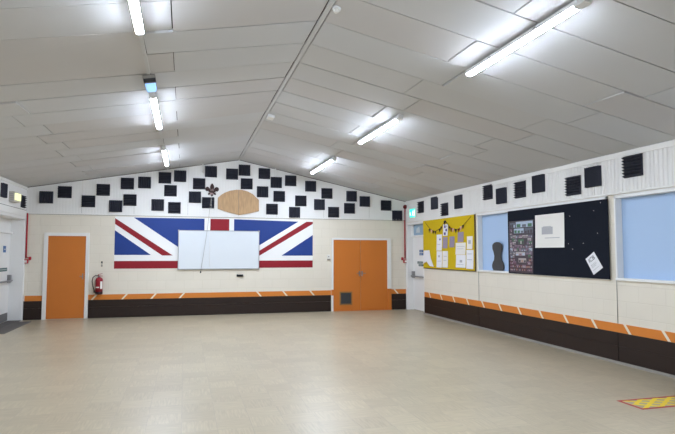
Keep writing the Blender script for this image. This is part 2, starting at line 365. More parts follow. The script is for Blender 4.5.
def exit_door(name, wx, out, y0, y1, depth, right):
    """door set back in an opening of a side wall; out = +1 when the room lies towards -X"""
    r = empty(name, (wx, (y0 + y1) / 2, 0), kind='structure')
    X = lambda dd: wx + out * dd
    f = MB(); lt = .05
    f.box((X(-.022), y0, 0), (X(depth + .04), y0 - lt, 2.44)); f.box((X(.0), y1 + lt, 0), (X(depth + .04), y1, 2.44))
    f.box((X(-.015), y0 - lt, 2.39), (X(depth + .04), y1 + lt, 2.45))
    f.box((X(depth - .05), y0 - lt, 2.04), (X(depth + .04), y1 + lt, 2.085))
    f.box((X(-.03), y0 + .055, 0), (X(0), y0 - .035, 2.45))
    f.build('door_frame', M['white'], r, bevel=.003)
    leaf = box((X(depth), y0 - lt - .004, .015), (X(depth + .04), y1 + lt + .004, 2.035)).build('leaf', M['white'], r, bevel=.003)
    fr = MB().box((X(depth - .006), y0 - .13, 1.12), (X(depth), y1 + .13, 1.95)); 
    if right:
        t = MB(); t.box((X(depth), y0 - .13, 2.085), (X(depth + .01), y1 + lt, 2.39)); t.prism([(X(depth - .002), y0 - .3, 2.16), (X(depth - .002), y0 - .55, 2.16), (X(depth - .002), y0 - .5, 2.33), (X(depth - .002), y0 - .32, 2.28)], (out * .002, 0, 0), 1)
        t.build('transom_pane', [M['glass'], M['glassd']], r)
        f2 = MB().box((X(depth - .03), y0 - lt, 2.085), (X(depth + .02), y0 - .13, 2.39)); f2.build('transom_frame', M['white'], r)
    else:
        box((X(depth), y0 - lt, 2.085), (X(depth + .03), y1 + lt, 2.39)).build('transom_panel', M['white'], r)
        box((X(depth - .004), y0 - lt - .02, .02), (X(depth), y1 + lt + .02, .205)).build('kick_plate', M['kick'], r)
    pb = MB(); pb.box((X(depth), y0 - .1, .9), (X(depth - .07), y0 - .19, 1.08)); pb.box((X(depth), y1 + .1, .9), (X(depth - .07), y1 + .18, 1.0))
    pb.tube([(X(depth - .08), y0 - .1, .945), (X(depth - .08), y1 + .1, .945)], .02, 8)
    pb.build('push_bar', M['steel'], r, bevel=.003)
    if right: sg = [(y0 - .5, y0 - .76, 1.61, 1.68, 'sblue'), (y0 - .5, y0 - .76, 1.53, 1.595, 'sblue'), (y0 - .36, y0 - .76, 1.3, 1.36, 'sgreen'), (y0 - .44, y0 - .76, 1.23, 1.285, 'sgreen')]
    else: sg = [(y0 - .36, y0 - .56, 1.6, 1.75, 'sblue'), (y0 - .22, y0 - .8, 1.17, 1.25, 'sgreen')]
    for a, b, z0, z1, m in sg:
        q = MB().box((X(depth - .003), a, z0), (X(depth), b, z1)); q.box((X(depth - .004), a - .03, z0 + (z1 - z0) * .44), (X(depth - .003), b + .08, z0 + (z1 - z0) * .56), 1)
        q.build('door_sign', [M[m], M['label']], r)
    return r
exit_door('door_3', XR, 1, -.06, YJ, .15, True)
exit_door('door_4', XL, -1, YL0, YL1, DPL, False)

# ================================================================ lamps
def lamp(x, y0, y1, name='tube_light', label=None, group='ceiling tube lights'):
    ang = math.atan2(roof(x + .01) - roof(x - .01), .02)
    r = empty(name, (x, y1, roof(x) - .012), label, 'light', group); r.rotation_euler = (0, -ang, 0)
    L = y1 - y0
    def b(mb, nm, m, p=None, **k): return mb.build(nm, m, p or r, off=(0, 0, 0), **k)
    bat = b(box((-.037, -L, -.0652), (.037, 0, -.012)), 'batten', M['lampw'], bevel=.004)
    for y in (-.2, -L + .2): b(box((-.02, y - .03, -.012), (.02, y + .03, .0)), 'ceiling_bracket', M['lampg'], bat)
    # rounded lens under the batten
    prof = [(-.036, -.064), (-.036, -.066), (-.02, -.08), (.02, -.08), (.036, -.066), (.036, -.064)]
    b(MB().prism([(p, -.035, q) for p, q in prof], (0, -L + .07, 0)), 'diffuser', M['lens'])
    for y in (-.036, -L):
        b(MB().prism([(p * 1.1, y, q * 1.03 + .002) for p, q in prof] , (0, .036, 0)), 'end_cap', M['lampw'])
    for y in (-L * .28, -L * .7):
        b(box((-.046, y - .012, -.06), (-.037, y + .012, -.03)), 'clip', M['lampg'], bat)
    b(box((-.035, -L - .1, -.08), (.035, -L, -.005)), 'cable_box', M['lampw'], bevel=.006)
    return r
lamp(-.455, -11.15, -9.25, label='nearest tube light on the left slope, cut off by the top edge')
lamp(-.455, -7.05, -5.12, label='tube light on the left slope just beyond the blue emergency fitting')
lamp(-.455, -3.15, -1.1, label='farthest tube light on the left slope, above the gable foam panels')
lamp(3.09, -10.95, -9.1, label='nearest and largest tube light on the right slope, over the right side')
lamp(3.09, -6.97, -5.07, label='middle tube light of the three on the right slope')
lamp(3.09, -3.17, -1.1, label='farthest tube light on the right slope, close to the gable wall')
lamp(-.455, -15.2, -13.2, label='unseen added tube light on the left slope behind the photographer')  # unseen pair of lamps added to light the near end of the hall
lamp(3.09, -15.2, -13.2, label='unseen added tube light on the right slope behind the photographer')  # second lamp of the added pair, out of view
x = -.455; ang = math.atan2(HD - HL, XD - XL)
r = empty('emergency_light', (x, -7.35, roof(x) - .012), 'small pale blue emergency light box at the near end of a left tube', 'light'); r.rotation_euler = (0, -ang, 0)
box((-.075, -.46, -.04), (.075, 0, 0)).build('housing', M['lampg'], r, off=(0, 0, 0), bevel=.005)
MB().prism([(-.065, -.40, -.04), (.065, -.40, -.04), (.05, -.40, -.085), (-.05, -.40, -.085)], (0, .38, 0)).build('diffuser', M['eblue'], r, off=(0, 0, 0), bevel=.004)
box((-.07, -.46, -.085), (.07, -.40, -.04)).build('end_cap', M['grille'], r, off=(0, 0, 0), bevel=.004)
def dome(name, x, y, rad, h, label, cat):
    ang = math.atan2(roof(x + .01) - roof(x - .01), .02)
    r = empty(name, (x, y, roof(x) + .002), label, cat); r.rotation_euler = (0, -ang, 0)
    MB().tube([(0, 0, 0), (0, 0, -h * .35)], rad, 20).build('base', M['lampw'], r, off=(0, 0, 0))
    MB().tube([(0, 0, -h * .35), (0, 0, -h * .75), (0, 0, -h)], [rad * .75, rad * .68, rad * .35], 20).build('sensor_cap', M['label'], r, off=(0, 0, 0))
dome('smoke_detector', 1.42, -9.48, .045, .055, 'round white smoke detector beside the ceiling ridge', 'smoke detector')
r = empty('junction_box', (1.44, -4.98, roof(1.44) + .002), 'small square white box beside the ridge, midway down the hall', 'junction box'); r.rotation_euler = (0, -math.atan2(HR - HD, XR - XD), 0)
box((-.06, -.11, -.045), (.06, .11, 0)).build('box_body', M['lampw'], r, off=(0, 0, 0), bevel=.006); box((-.05, -.1, -.05), (.05, .1, -.045)).build('lid', M['label'], r, off=(0, 0, 0))

# ================================================================ acoustic foam
def foam_mesh(name, vertical, m):
    w, h, d0, d1, n = .306, .29, .008, .058, 7
    mb = MB(); span = w if vertical else h
    pts = [(0, 0)]
    for k in range(n):
        pts += [(span * k / n, d0), (span * (k + .5) / n, d1)]
    pts += [(span, d0), (span, 0)]
    if vertical: poly = [(p - w / 2, -q, 0) for p, q in pts]; mb.prism(poly, (0, 0, h))
    else: poly = [(-w / 2, -q, p) for p, q in pts]; mb.prism(poly, (w, 0, 0))
    o = mb.build(name, m); return o
protoV = foam_mesh('foam_panel', True, M['foam']); protoH = foam_mesh('foam_panel', False, M['foam'])
used = {0: 0, 1: 0}
def foam(loc, rz, vertical, label, group):
    src = protoV if vertical else protoH
    if used[vertical] == 0: o = src
    else: o = src.copy(); C.objects.link(o)
    used[vertical] = 1
    o.location = loc; o.rotation_euler = (0, 0, rz); tag(o, label, 'acoustic panel', group)
    return o
GABLE = [
 (-3.25, 2.93, 1, 'black foam panel at the far left of the gable, above the single orange door'),
 (-2.844, 3.07, 0, 'second black foam panel from the left on the gable, touching the sloping ceiling'),
 (-2.307, 2.859, 0, 'third black foam panel from the left on the gable, above the fire extinguisher'),
 (-1.976, 3.152, 0, 'fourth black foam panel from the left, high between extinguisher and painted flag'),
 (-1.679, 2.752, 1, "fifth black foam panel from the left, low over the flag's left edge"),
 (-1.419, 3.328, 0, 'foam panel under the left ceiling slope, left one of a level pair'),
 (-1.347, 2.915, 0, 'foam panel touching the low panel over the left flag edge, up to its right'),
 (-1.012, 3.367, 1, 'foam panel under the left ceiling slope, right one of a level pair'),
 (-.686, 2.806, 1, 'low foam panel over the left blue of the flag, left of two'),
 (-.523, 3.507, 0, 'high foam panel below the far left tube light, left of two'),
 (-.381, 3.18, 0, 'foam panel in the middle row just below the high pair left of centre'),
 (-.278, 2.745, 0, 'lowest foam panel above the left end of the whiteboard'),
 (-.15, 3.563, 1, 'high foam panel below the far left tube light, right of two'),
 (.226, 3.03, 1, 'foam panel just left of the fleur-de-lis, lower than the emblem'),
 (.324, 3.384, 0, 'foam panel just left of the fleur-de-lis, higher than the emblem'),
 (.559, 2.895, 0, 'foam panel directly beneath the fleur-de-lis, behind the hanging cord'),
 (.619, 3.711, 1, 'foam panel high above the fleur-de-lis, against the ceiling'),
 (1.165, 3.67, 0, 'foam panel left of the ridge joint, above the plywood board'),
 (1.489, 3.783, 1, 'topmost foam panel of the gable, right of the ridge joint'),
 (1.548, 3.423, 0, 'foam panel between the topmost panel and the plywood board'),
 (1.961, 3.221, 1, 'foam panel at the upper right shoulder of the plywood board'),
 (2.016, 3.715, 0, 'high foam panel right of the ridge, second highest on the right slope'),
 (2.229, 2.764, 0, 'low foam panel right of the plywood board, nearest to it'),
 (2.341, 3.486, 1, 'foam panel below the right slope, left one of a touching high pair'),
 (2.423, 3.113, 0, 'foam panel between plywood board and far right tube light, in the middle row'),
 (2.732, 3.548, 0, 'high foam panel left of the far right tube light, right one of a pair'),
 (2.846, 2.689, 1, 'lowest foam panel over the right red diagonal of the flag, left of two steps'),
 (3.014, 3.008, 0, "foam panel stepping up from the lowest one over the flag's right blue"),
 (3.29, 3.414, 1, 'highest foam panel immediately below the far right tube light'),
 (3.539, 2.918, 1, "foam panel above the painted flag's upper right corner"),
 (3.746, 3.232, 0, 'foam panel under the slope, left above the double orange doors'),
 (3.938, 2.717, 0, 'lowest foam panel above the left edge of the double orange doors'),
 (4.397, 2.834, 0, 'lower one of two stacked foam panels above the double orange doors'),
 (4.462, 3.173, 1, 'upper one of two stacked foam panels above the double orange doors'),
 (4.848, 3.036, 1, "foam panel above the double doors' right leaf, third along from their left edge"),
 (5.481, 2.94, 0, "foam panel above the double doors' right edge, second from the right corner"),
 (5.82, 2.656, 1, 'rightmost foam panel on the gable, beside the red sounder'),
]
for x, z, v, lb in GABLE: foam((x + (.014 if lb.startswith('foam panel at the upper right sh') else 0), -.0125, z - .145), 0, v, lb, 'foam panels on the gable')
RIGHT = [
 (-1.261, 2.675, 2.963, 0, 'ribbed foam panel on the right wall beside the green exit sign'),
 (-2.114, 2.703, 3.005, 1, 'foam panel high above the left half of the yellow board, left of three'),
 (-2.66, 2.50, 2.807, 0, "low ribbed foam panel touching the yellow board's top edge"),
 (-3.378, 2.616, 2.928, 1, 'foam panel above the right end of the yellow board'),
 (-4.65, 2.715, 3.01, 0, 'ribbed foam panel above the left end of the small blue window'),
 (-5.16, 2.578, 2.891, 1, 'foam panel above the edge where blue window meets dark navy board'),
 (-5.795, 2.637, 2.943, 0, 'ribbed foam panel above the photo collage on the navy board'),
 (-6.361, 2.681, 2.982, 1, 'smooth-looking foam panel above the large white sheet'),
 (-7.263, 2.532, 2.847, 0, 'low ribbed foam panel above the right part of the navy board'),
 (-7.718, 2.608, 2.941, 1, "upright-ribbed foam panel above the navy board's right corner"),
 (-8.505, 2.66, 2.99, 0, 'large ribbed foam panel nearest the camera, above the right-hand blue window'),
]
for y, z0, z1, v, lb in RIGHT: foam((XR - .0235, y + .165, (z0 + z1) / 2 - .155), -PI / 2, v, lb, 'foam panels on the right wall').scale = (1.08, 1, 1.07)
foam((XL + .0125, -1.8, 2.745), PI / 2, 1, 'foam panel on the left wall at the edge of the picture', 'foam panels on the left wall')
foam((XL + .0125, -.32, 2.645), PI / 2, 0, 'ribbed foam panel on the left wall next to the corner, behind the lit box', 'foam panels on the left wall')

# ================================================================ gable wall things
# ---- painted flag
fl = MB(); Y = -.004
def q(pts, mi, lift): fl.prism([(x, -.001 - lift, z) for x, z in pts], (0, -.0012, 0), mi)
FX0, FX1, FZ0, FZ1 = -1.685, 3.357, 1.2, 2.50
q([(FX0, FZ0), (FX1, FZ0), (FX1, FZ1), (FX0, FZ1)], 0, .0)
A = .0012
q([(FX0, FZ0), (FX1, FZ0), (FX1, 1.39), (FX0, 1.39)], 2, A)
q([(FX0, 2.455), (FX0, 2.31), (-.55, 1.527), (-.295, 1.527)], 2, A)
q([(FX0, 2.155), (FX0, 1.54), (-.822, 1.54)], 1, A)
q([(-1.246, 2.478), (.479, 2.478), (.479, 1.54), (.10, 1.54), (-.194, 1.76)], 1, A)
q([(.623, 2.478), (1.11, 2.478), (1.11, 1.39), (.623, 1.39)], 2, A)
q([(1.234, 2.478), (2.956, 2.44), (1.913, 1.80), (1.5, 1.54), (1.234, 1.54)], 1, A)
q([(3.18, 2.44), (FX1, 2.44), (FX1, 2.385), (1.916, 1.525), (1.66, 1.5)], 2, A)
q([(FX1, 2.08), (FX1, 1.52), (2.499, 1.52)], 1, A)
tag(fl.build('flag_mural', [M['fwhite'], M['blue'], M['red']]), 'large red, white and blue union flag painted on the gable wall', 'mural')
# ---- whiteboard
r = empty('whiteboard', (.865, 0, 1.165), 'wide white dry-wipe board in the middle of the painted flag', 'whiteboard')
x0, x1, z0, z1 = -.17, 1.9, 1.165, 2.175
box((x0 + .015, -.006, z0 + .015), (x1 - .015, -.034, z1 - .015)).build('writing_surface', M['board'], r)
f = MB()
for a, b in (((x0, z0), (x1, z0 + .022)), ((x0, z1 - .016), (x1, z1)), ((x0, z0 + .022), (x0 + .016, z1 - .016)), ((x1 - .016, z0 + .022), (x1, z1 - .016))):
    f.box((a[0], -.005, a[1]), (b[0], -.042, b[1]))
f.build('frame', M['alu'], r, bevel=.003)
for a, b in ((x0 + .012, z0 + .012), (x1 - .012, z0 + .012), (x0 + .012, z1 - .012), (x1 - .012, z1 - .012)):
    box((a - .02, -.043, b - .02), (a + .02, -.047, b + .02)).build('corner_cap', M['lampg'], r, bevel=.004)
# ---- plywood board
pts = [(.805, 2.741), (.805, 3.03), (.9, 3.115), (.981, 3.168), (1.12, 3.225), (1.281, 3.255), (1.43, 3.255), (1.576, 3.22), (1.72, 3.145), (1.79, 3.075), (1.876, 3.0), (1.876, 2.70), (1.64, 2.642), (1.366, 2.588), (1.1, 2.648)]
wb = MB().prism([(x, -.0165, z) for x, z in pts], (0, -.02, 0)); wb.box((1.338, -.0365, 2.595), (1.346, -.0372, 3.253), 1)
tag(wb.build('plywood_board', [M['ply'], M['shadow']], bevel=.003), 'bare plywood board with a rounded top at the centre of the gable', 'board')
# ---- fleur-de-lis
def lily(cx, cz, s, y):
    mid = [(0, .52), (.07, .44), (.13, .33), (.15, .2), (.11, .06), (.07, -.04), (-.07, -.04), (-.11, .06), (-.15, .2), (-.13, .33), (-.07, .44)]
    side = [(.09, -.04), (.13, .08), (.21, .2), (.31, .26), (.42, .23), (.49, .13), (.47, 0), (.38, -.08), (.28, -.05), (.2, -.06)]
    foot = [(0, -.46), (.08, -.36), (.1, -.26), (.22, -.34), (.3, -.3), (.26, -.2), (.14, -.13), (-.14, -.13), (-.26, -.2), (-.3, -.3), (-.22, -.34), (-.1, -.26), (-.08, -.36)]
    r = empty('fleur_de_lis', (cx, 0, cz - .5 * s), 'dark fleur-de-lis emblem left of the plywood board', 'emblem')
    P = lambda l, m=1: [(cx + a * s * m, y, cz + b * s) for a, b in l]
    MB().prism(P(mid), (0, -.02, 0)).build('petal', M['fleur'], r, bevel=.004)
    MB().prism(P(side), (0, -.016, 0)).build('petal', M['fleur'], r, bevel=.004)
    MB().prism(P(side, -1), (0, -.016, 0)).build('petal', M['fleur'], r, bevel=.004)
    MB().prism(P(foot), (0, -.016, 0)).build('foot', M['fleur'], r, bevel=.004)
    box((cx - .25 * s, y, cz - .13 * s), (cx + .25 * s, y - .028, cz - .05 * s)).build('band', M['fleur'], r, bevel=.004)
    MB().prism([(cx + a * s, y - .02, cz + b * s) for a, b in [(0, .15), (.05, .02), (0, -.04), (-.05, .02)]], (0, -.006, 0)).build('inlay', M['fleurb'], r)
    MB().prism([(cx + a * s, y - .016, cz + b * s) for a, b in [(-.16, -.16), (.1, -.2), (.02, -.34), (-.14, -.28)]], (0, -.006, 0)).build('inlay', M['fleurb'], r)
lily(.655, 3.22, .36, -.0165)
# ---- halyard
r = empty('flag_halyard', (.43, -.06, 1.09), 'thin hanging cord looped from the fleur-de-lis down across the whiteboard', 'cord')
MB().tube([(.632, -.085, 3.06), (.6, -.085, 2.7), (.544, -.08, 2.16), (.47, -.07, 1.6), (.40, -.06, 1.12)], .004, 6).build('cord', M['cord'], r)
MB().tube([(.645, -.085, 3.06), (.628, -.08, 2.6), (.615, -.07, 2.0), (.618, -.06, 1.22)], .0025, 6).build('cord', M['label'], r)
MB().tube([(.40, -.06, 1.13), (.40, -.06, 1.10), (.392, -.058, 1.075)], [.01, .02, .012], 8).build('toggle', M['black'], r)
# ---- small bracket, switch, sign
t = box((1.318, -.001, .972), (1.486, -.035, 1.03)); tag(t.build('wall_bracket', M['black'], bevel=.004), 'small black bracket on the wall just below the whiteboard', 'bracket')
r = empty('light_switch', (3.8, 0, 1.4), 'small white switch plate on the wall left of the double doors', 'switch')
pl = box((3.765, -.001, 1.44), (3.845, -.014, 1.545)).build('plate', M['label'], r, bevel=.003); box((3.79, -.014, 1.475), (3.82, -.02, 1.51)).build('rocker', M['skirt'], pl)
box((3.77, -.001, 1.395), (3.85, -.03, 1.425)).build('ledge', M['skirt'], r)
t = MB().box((-1.995, -.001, 1.235), (-1.935, -.004, 1.4)); t.box((-1.985, -.004, 1.33), (-1.945, -.005, 1.385), 1); t.box((-1.985, -.004, 1.25), (-1.945, -.005, 1.31), 2)
tag(t.build('wall_sign', [M['tick'], M['grille'], M['skirt']]), 'little grey sign on the wall above the fire extinguisher', 'sign')
# ---- fire extinguisher
ex, ey = -2.0, -.105
r = empty('fire_extinguisher', (ex, ey, .585), 'red fire extinguisher hung on the wall right of the single orange door', 'fire extinguisher')
b = MB(); b.tube([(ex, ey, .65), (ex, ey, .93), (ex, ey, .965), (ex, ey, .99), (ex, ey, 1.0)], [.085, .085, .075, .045, .028], 20); cyl = b.build('cylinder', M['ered'], r)
MB().tube([(ex, ey, .585), (ex, ey, .60), (ex, ey, .652)], [.078, .086, .086], 20).build('base_skirt', M['eblack'], r)
MB().tube([(ex, ey, 1.0), (ex, ey, 1.035)], .026, 12).build('valve', M['steel'], r)
h = MB(); h.hexa([(ex - .035, ey - .015, 1.03), (ex + .075, ey - .015, 1.02), (ex + .075, ey + .015, 1.02), (ex - .035, ey + .015, 1.03), (ex - .035, ey - .015, 1.045), (ex + .075, ey - .015, 1.033), (ex + .075, ey + .015, 1.033), (ex - .035, ey + .015, 1.045)]); h.build('carry_handle', M['ered'], r)
h = MB(); h.hexa([(ex - .03, ey - .013, 1.055), (ex + .07, ey - .013, 1.085), (ex + .07, ey + .013, 1.085), (ex - .03, ey + .013, 1.055), (ex - .03, ey - .013, 1.066), (ex + .07, ey - .013, 1.096), (ex + .07, ey + .013, 1.096), (ex - .03, ey + .013, 1.066)]); h.box((ex - .03, ey - .012, 1.035), (ex - .01, ey + .012, 1.06)); h.build('lever', M['ered'], r)
MB().tube([(ex - .02, ey - .02, 1.03), (ex - .08, ey - .03, 1.045), (ex - .135, ey - .03, 1.0), (ex - .155, ey - .03, .91), (ex - .14, ey - .03, .8), (ex - .105, ey - .03, .69), (ex - .1, ey - .03, .63)], [.011] * 5 + [.014, .018], 8).build('hose', M['black'], r)
lb = MB()
for z0, z1, a0, a1, mi in ((.72, .9, 25, 68, 0), (.745, .77, -50, 10, 0)):
    n = 8
    for k in range(n):
        t0, t1 = [math.radians(a0 + (a1 - a0) * j / n) for j in (k, k + 1)]
        lb.face([(ex + .0862 * math.sin(u), ey - .0862 * math.cos(u), z) for u, z in ((t0, z0), (t1, z0), (t1, z1), (t0, z1))], mi)
lb.build('label_sticker', M['label'], cyl)
box((ex - .02, -.001, .9), (ex + .02, -.02, 1.0)).build('wall_hook', M['steel'], r)
# ---- fire alarm conduits and call points
def alarm(name, x, ztop, zbox, label, side):
    r = empty(name, (x, -.02, zbox), label, 'fire alarm point')
    MB().tube([(x, -.024, ztop), (x, -.024, zbox + .08)], .017, 10).build('conduit', M['pipe'], r)
    cp = box((x - .05, -.006, zbox - .05), (x + .05, -.06, zbox + .05)).build('call_point', M['pipe'], r, bevel=.006)
    box((x - .028, -.06, zbox - .03), (x + .028, -.064, zbox + .025)).build('glass', M['label'], cp)
    box((x + side * .06, -.006, zbox + .03), (x + side * .11, -.03, zbox + .11)).build('key_switch', M['pipe'], r, bevel=.004)
    MB().tube([(x, -.024, zbox + .085), (x + side * .04, -.024, zbox + .09), (x + side * .07, -.024, zbox + .08)], .009, 8).build('link_conduit', M['pipe'], r)
alarm('alarm_call_point', XL + .053, 2.54, 1.39, 'red pipe and call point in the left corner by the single orange door', 1)
alarm('alarm_call_point', XR - .06, 2.54, 1.36, 'red pipe and call point in the right corner by the double orange doors', -1)
r = empty('alarm_sounder', (6.05, -.02, 2.88), 'dark red alarm sounder high in the right corner under the ceiling', 'alarm')
MB().tube([(6.05, -.017, 2.91), (6.05, -.05, 2.91)], .052, 16).build('back_box', M['darkred'], r); MB().tube([(6.05, -.05, 2.91), (6.05, -.085, 2.91), (6.05, -.105, 2.91)], [.06, .058, .03], 16).build('dome', M['darkred'], r)
MB().tube([(6.05, -.033, 2.86), (6.05, -.033, 2.545)], .013, 8).build('conduit', M['pipe'], r)

# ================================================================ side wall things
# ---- exit sign, right wall
r = empty('exit_sign', (XR - .03, -.58, 2.57), 'lit green exit sign with a white figure and arrow above the far right door', 'sign')
box((XR - .026, -.385, 2.57), (XR - .06, -.775, 2.82)).build('housing', M['lampw'], r, bevel=.004)
X = XR - .06; box((X, -.395, 2.58), (X - .004, -.765, 2.81)).build('lit_face', M['exitg'], r)
p = MB()
def ep(pts): p.prism([(X - .004, -.58 - u, 2.695 + v) for u, v in pts], (-.002, 0, 0))
ep([(.03, .075), (.055, .075), (.055, .05), (.03, .05)]); ep([(.0, .045), (.06, .04), (.045, -.02), (.015, -.02)]); ep([(.015, -.02), (.045, -.02), (.085, -.085), (.06, -.085)]); ep([(.015, -.02), (.03, -.02), (-.01, -.085), (-.035, -.08)])
ep([(.06, .04), (.1, .0), (.09, -.012), (.055, .02)]); p.build('figure', M['exitw'], r); p = MB(); ep([(-.15, .03), (-.11, .03), (-.11, -.02), (-.09, -.02), (-.13, -.075), (-.17, -.02), (-.15, -.02)]); p.build('arrow', M['exitw'], r); p = MB(); ep([(.11, .085), (.16, .085), (.16, -.085), (.11, -.085)])
p.build('doorway', M['exitw'], r)
# ---- lit box, left wall
r = empty('emergency_bulkhead', (XL + .02, -1.0, 2.7), 'lit yellowish emergency light box on the left wall above the exit door', 'light')
X0 = XL + .0125
box((X0, -.95, 2.7), (X0 + .11, -1.38, 2.92)).build('housing', M['bulkb'], r, bevel=.008)
MB().prism([(X0 + .11, -.97, 2.74), (X0 + .11, -1.36, 2.74), (X0 + .145, -1.33, 2.74), (X0 + .145, -1.0, 2.74)], (0, 0, .15)).build('diffuser', M['bulk'], r, bevel=.006)
gz = MB()
for k in range(4): gz.box((X0 + .02, -1.38, 2.74 + k * .04), (X0 + .09, -1.384, 2.755 + k * .04))
gz.build('grille', M['lampg'], r)
# ---- entrance mat
t = MB().box((XL - DPL + .012, YL0 - .06, .0), (XL + .02, YL1 + .07, .012)); t.box((XL + .02, YL0 - .35, 0), (XL + .3, -2.35, .012))
k = 0
while k * .06 < 1.9:
    t.box((XL - DPL + .03, YL0 - .08 - k * .06, .012), (XL + .01, YL0 - .105 - k * .06, .016)); k += 1
k = 0
while k * .06 < 1.85:
    t.box((XL + .03, YL0 - .40 - k * .06, .012), (XL + .29, YL0 - .43 - k * .06, .016)); k += 1
tag(t.build('entrance_mat', M['matg']), 'grey ribbed entrance mat on the floor by the left exit door', 'mat')

# ---- yellow pinboard and what is pinned to it
XB = XR - .002
r = empty('pinboard', (XR, -2.52, 1.195), 'yellow cloth pinboard on the right wall beside the exit door', 'notice board')
box((XB, -1.205, 1.205), (XB - .024, -3.885, 2.44)).build('cloth_panel', M['yellow'], r)
f = MB(); f.box((XB, -1.205, 1.19), (XB - .03, -3.905, 1.21)); f.box((XB, -3.88, 1.21), (XB - .03, -3.905, 2.44)); f.build('frame', M['woodf'], r, bevel=.003)
box((XB, -1.205, 2.44), (XB - .03, -3.905, 2.462)).build('top_rail', M['trim'], r)
XP = XB - .0255
def sheet(name, pts, m, label, cat='paper', group='papers on the yellow board', curl=.012, marks=(), x=None, th=.0012):
    """a pinned sheet: polygon in (y, z), its lower edge lifting slightly off the board"""
    x = XP if x is None else x
    zt = max(p[1] for p in pts); zb = min(p[1] for p in pts)
    ya = max(p[0] for p in pts); yb = min(p[0] for p in pts)
    if len(pts) == 2:
        n = 6; mb = MB()
        for k in range(n):
            a, b = k / n, (k + 1) / n
            fx = lambda q: x - curl * q ** 2.2
            za, zc = zt + (zb - zt) * a, zt + (zb - zt) * b
            mb.hexa([(fx(a), ya, za), (fx(a), yb, za), (fx(b), yb, zc), (fx(b), ya, zc), (fx(a) - th, ya, za), (fx(a) - th, yb, za), (fx(b) - th, yb, zc), (fx(b) - th, ya, zc)])
    else:
        mb = MB().prism([(x - curl * (zt - z) / (zt - zb), y, z) for y, z in pts], (-th, 0, 0))
    for (u0, v0, u1, v1, mi) in marks:      # printed marks in fractions of the sheet, v from the top
        P = []
        for u, v in ((u0, v0), (u1, v0), (u1, v1), (u0, v1)):
            q = v ** 2.2 if len(pts) == 2 else v
            P.append((x - curl * q - th * 1.0 - .0012, ya + (yb - ya) * u, zt + (zb - zt) * v))
        mb.prism(P, (-.0003, 0, 0), mi)
    o = mb.build(name, [m, M['ink'], M['inkp'], M['greyink'], M['p6']])
    return tag(o, label, cat, group)
sheet('paper_sheet', [(-2.02, 1.655), (-2.315, 2.05)], M['paper'], 'tall white sheet left of the flower drawing', marks=((.5, .25, .75, .36, 2), (.15, .6, .7, .63, 3)))
sheet('drawing_sheet', [(-2.385, 2.01), (-2.635, 2.29)], M['paper'], 'white sheet with purple drawings at the peak of the bunting', marks=((.2, .1, .55, .32, 2), (.5, .4, .85, .62, 2), (.2, .7, .6, .92, 2), (.65, .12, .85, .25, 3)))
sheet('paper_sheet', [(-2.36, 1.71), (-2.61, 1.98)], M['lilac'], 'lilac printed sheet directly below the purple drawings')
sheet('paper_sheet', [(-2.72, 1.73), (-2.965, 1.985)], M['lilac'], 'lilac printed sheet alone right of the purple drawings')
sheet('paper_sheet', [(-3.13, 1.845), (-3.405, 2.075)], M['lilac'], 'lilac sheet highest on the right half of the yellow board')
sheet('paper_sheet', [(-3.02, 1.56), (-3.49, 1.83)], M['paper2'], 'wide cream sheet under the highest lilac sheet', marks=((.1, .3, .9, .33, 3), (.1, .5, .8, .53, 3)))
sheet('paper_sheet', [(-3.03, 1.262), (-3.487, 1.553)], M['paper'], 'wide white sheet with a small drawing at the bottom of the yellow board', marks=((.4, .4, .65, .6, 3), (.1, .75, .8, .78, 3)))
sheet('paper_sheet', [(-3.555, 1.683), (-3.805, 1.965)], M['paper2'], 'narrow cream sheet near the right edge of the yellow board, upper', marks=((.25, .3, .7, .6, 3),))
sheet('paper_sheet', [(-3.52, 1.245), (-3.832, 1.665)], M['paper'], 'long white sheet in the bottom right corner of the yellow board', marks=((.15, .2, .8, .23, 3), (.15, .5, .8, .53, 3)))
sheet('paper_sheet', [(-2.01, 1.238), (-2.305, 1.64)], M['paper'], 'white sheet at the bottom left, left one of a touching pair', marks=((.3, .25, .6, .38, 3), (.2, .6, .8, .63, 3)))
sheet('paper_sheet', [(-2.335, 1.245), (-2.62, 1.64)], M['paper2'], 'white sheet at the bottom left, right one of a touching pair', marks=((.2, .3, .8, .33, 3), (.2, .55, .7, .58, 3)))
o = MB(); o.prism([(XP, -1.235, 1.66), (XP, -1.585, 1.664), (XP - .02, -1.70, 1.46), (XP - .03, -1.23, 1.30)], (-.0012, 0, 0)); o.prism([(XP - .02, -1.70, 1.462), (XP - .01, -1.85, 1.25), (XP - .03, -1.66, 1.262), (XP - .045, -1.47, 1.39)], (-.0012, 0, 0), 0)
tag(o.build('paper_sheet', [M['paper'], M['paper2']]), 'folded white sheet hanging askew at the left edge of the yellow board', 'paper', 'papers on the yellow board')
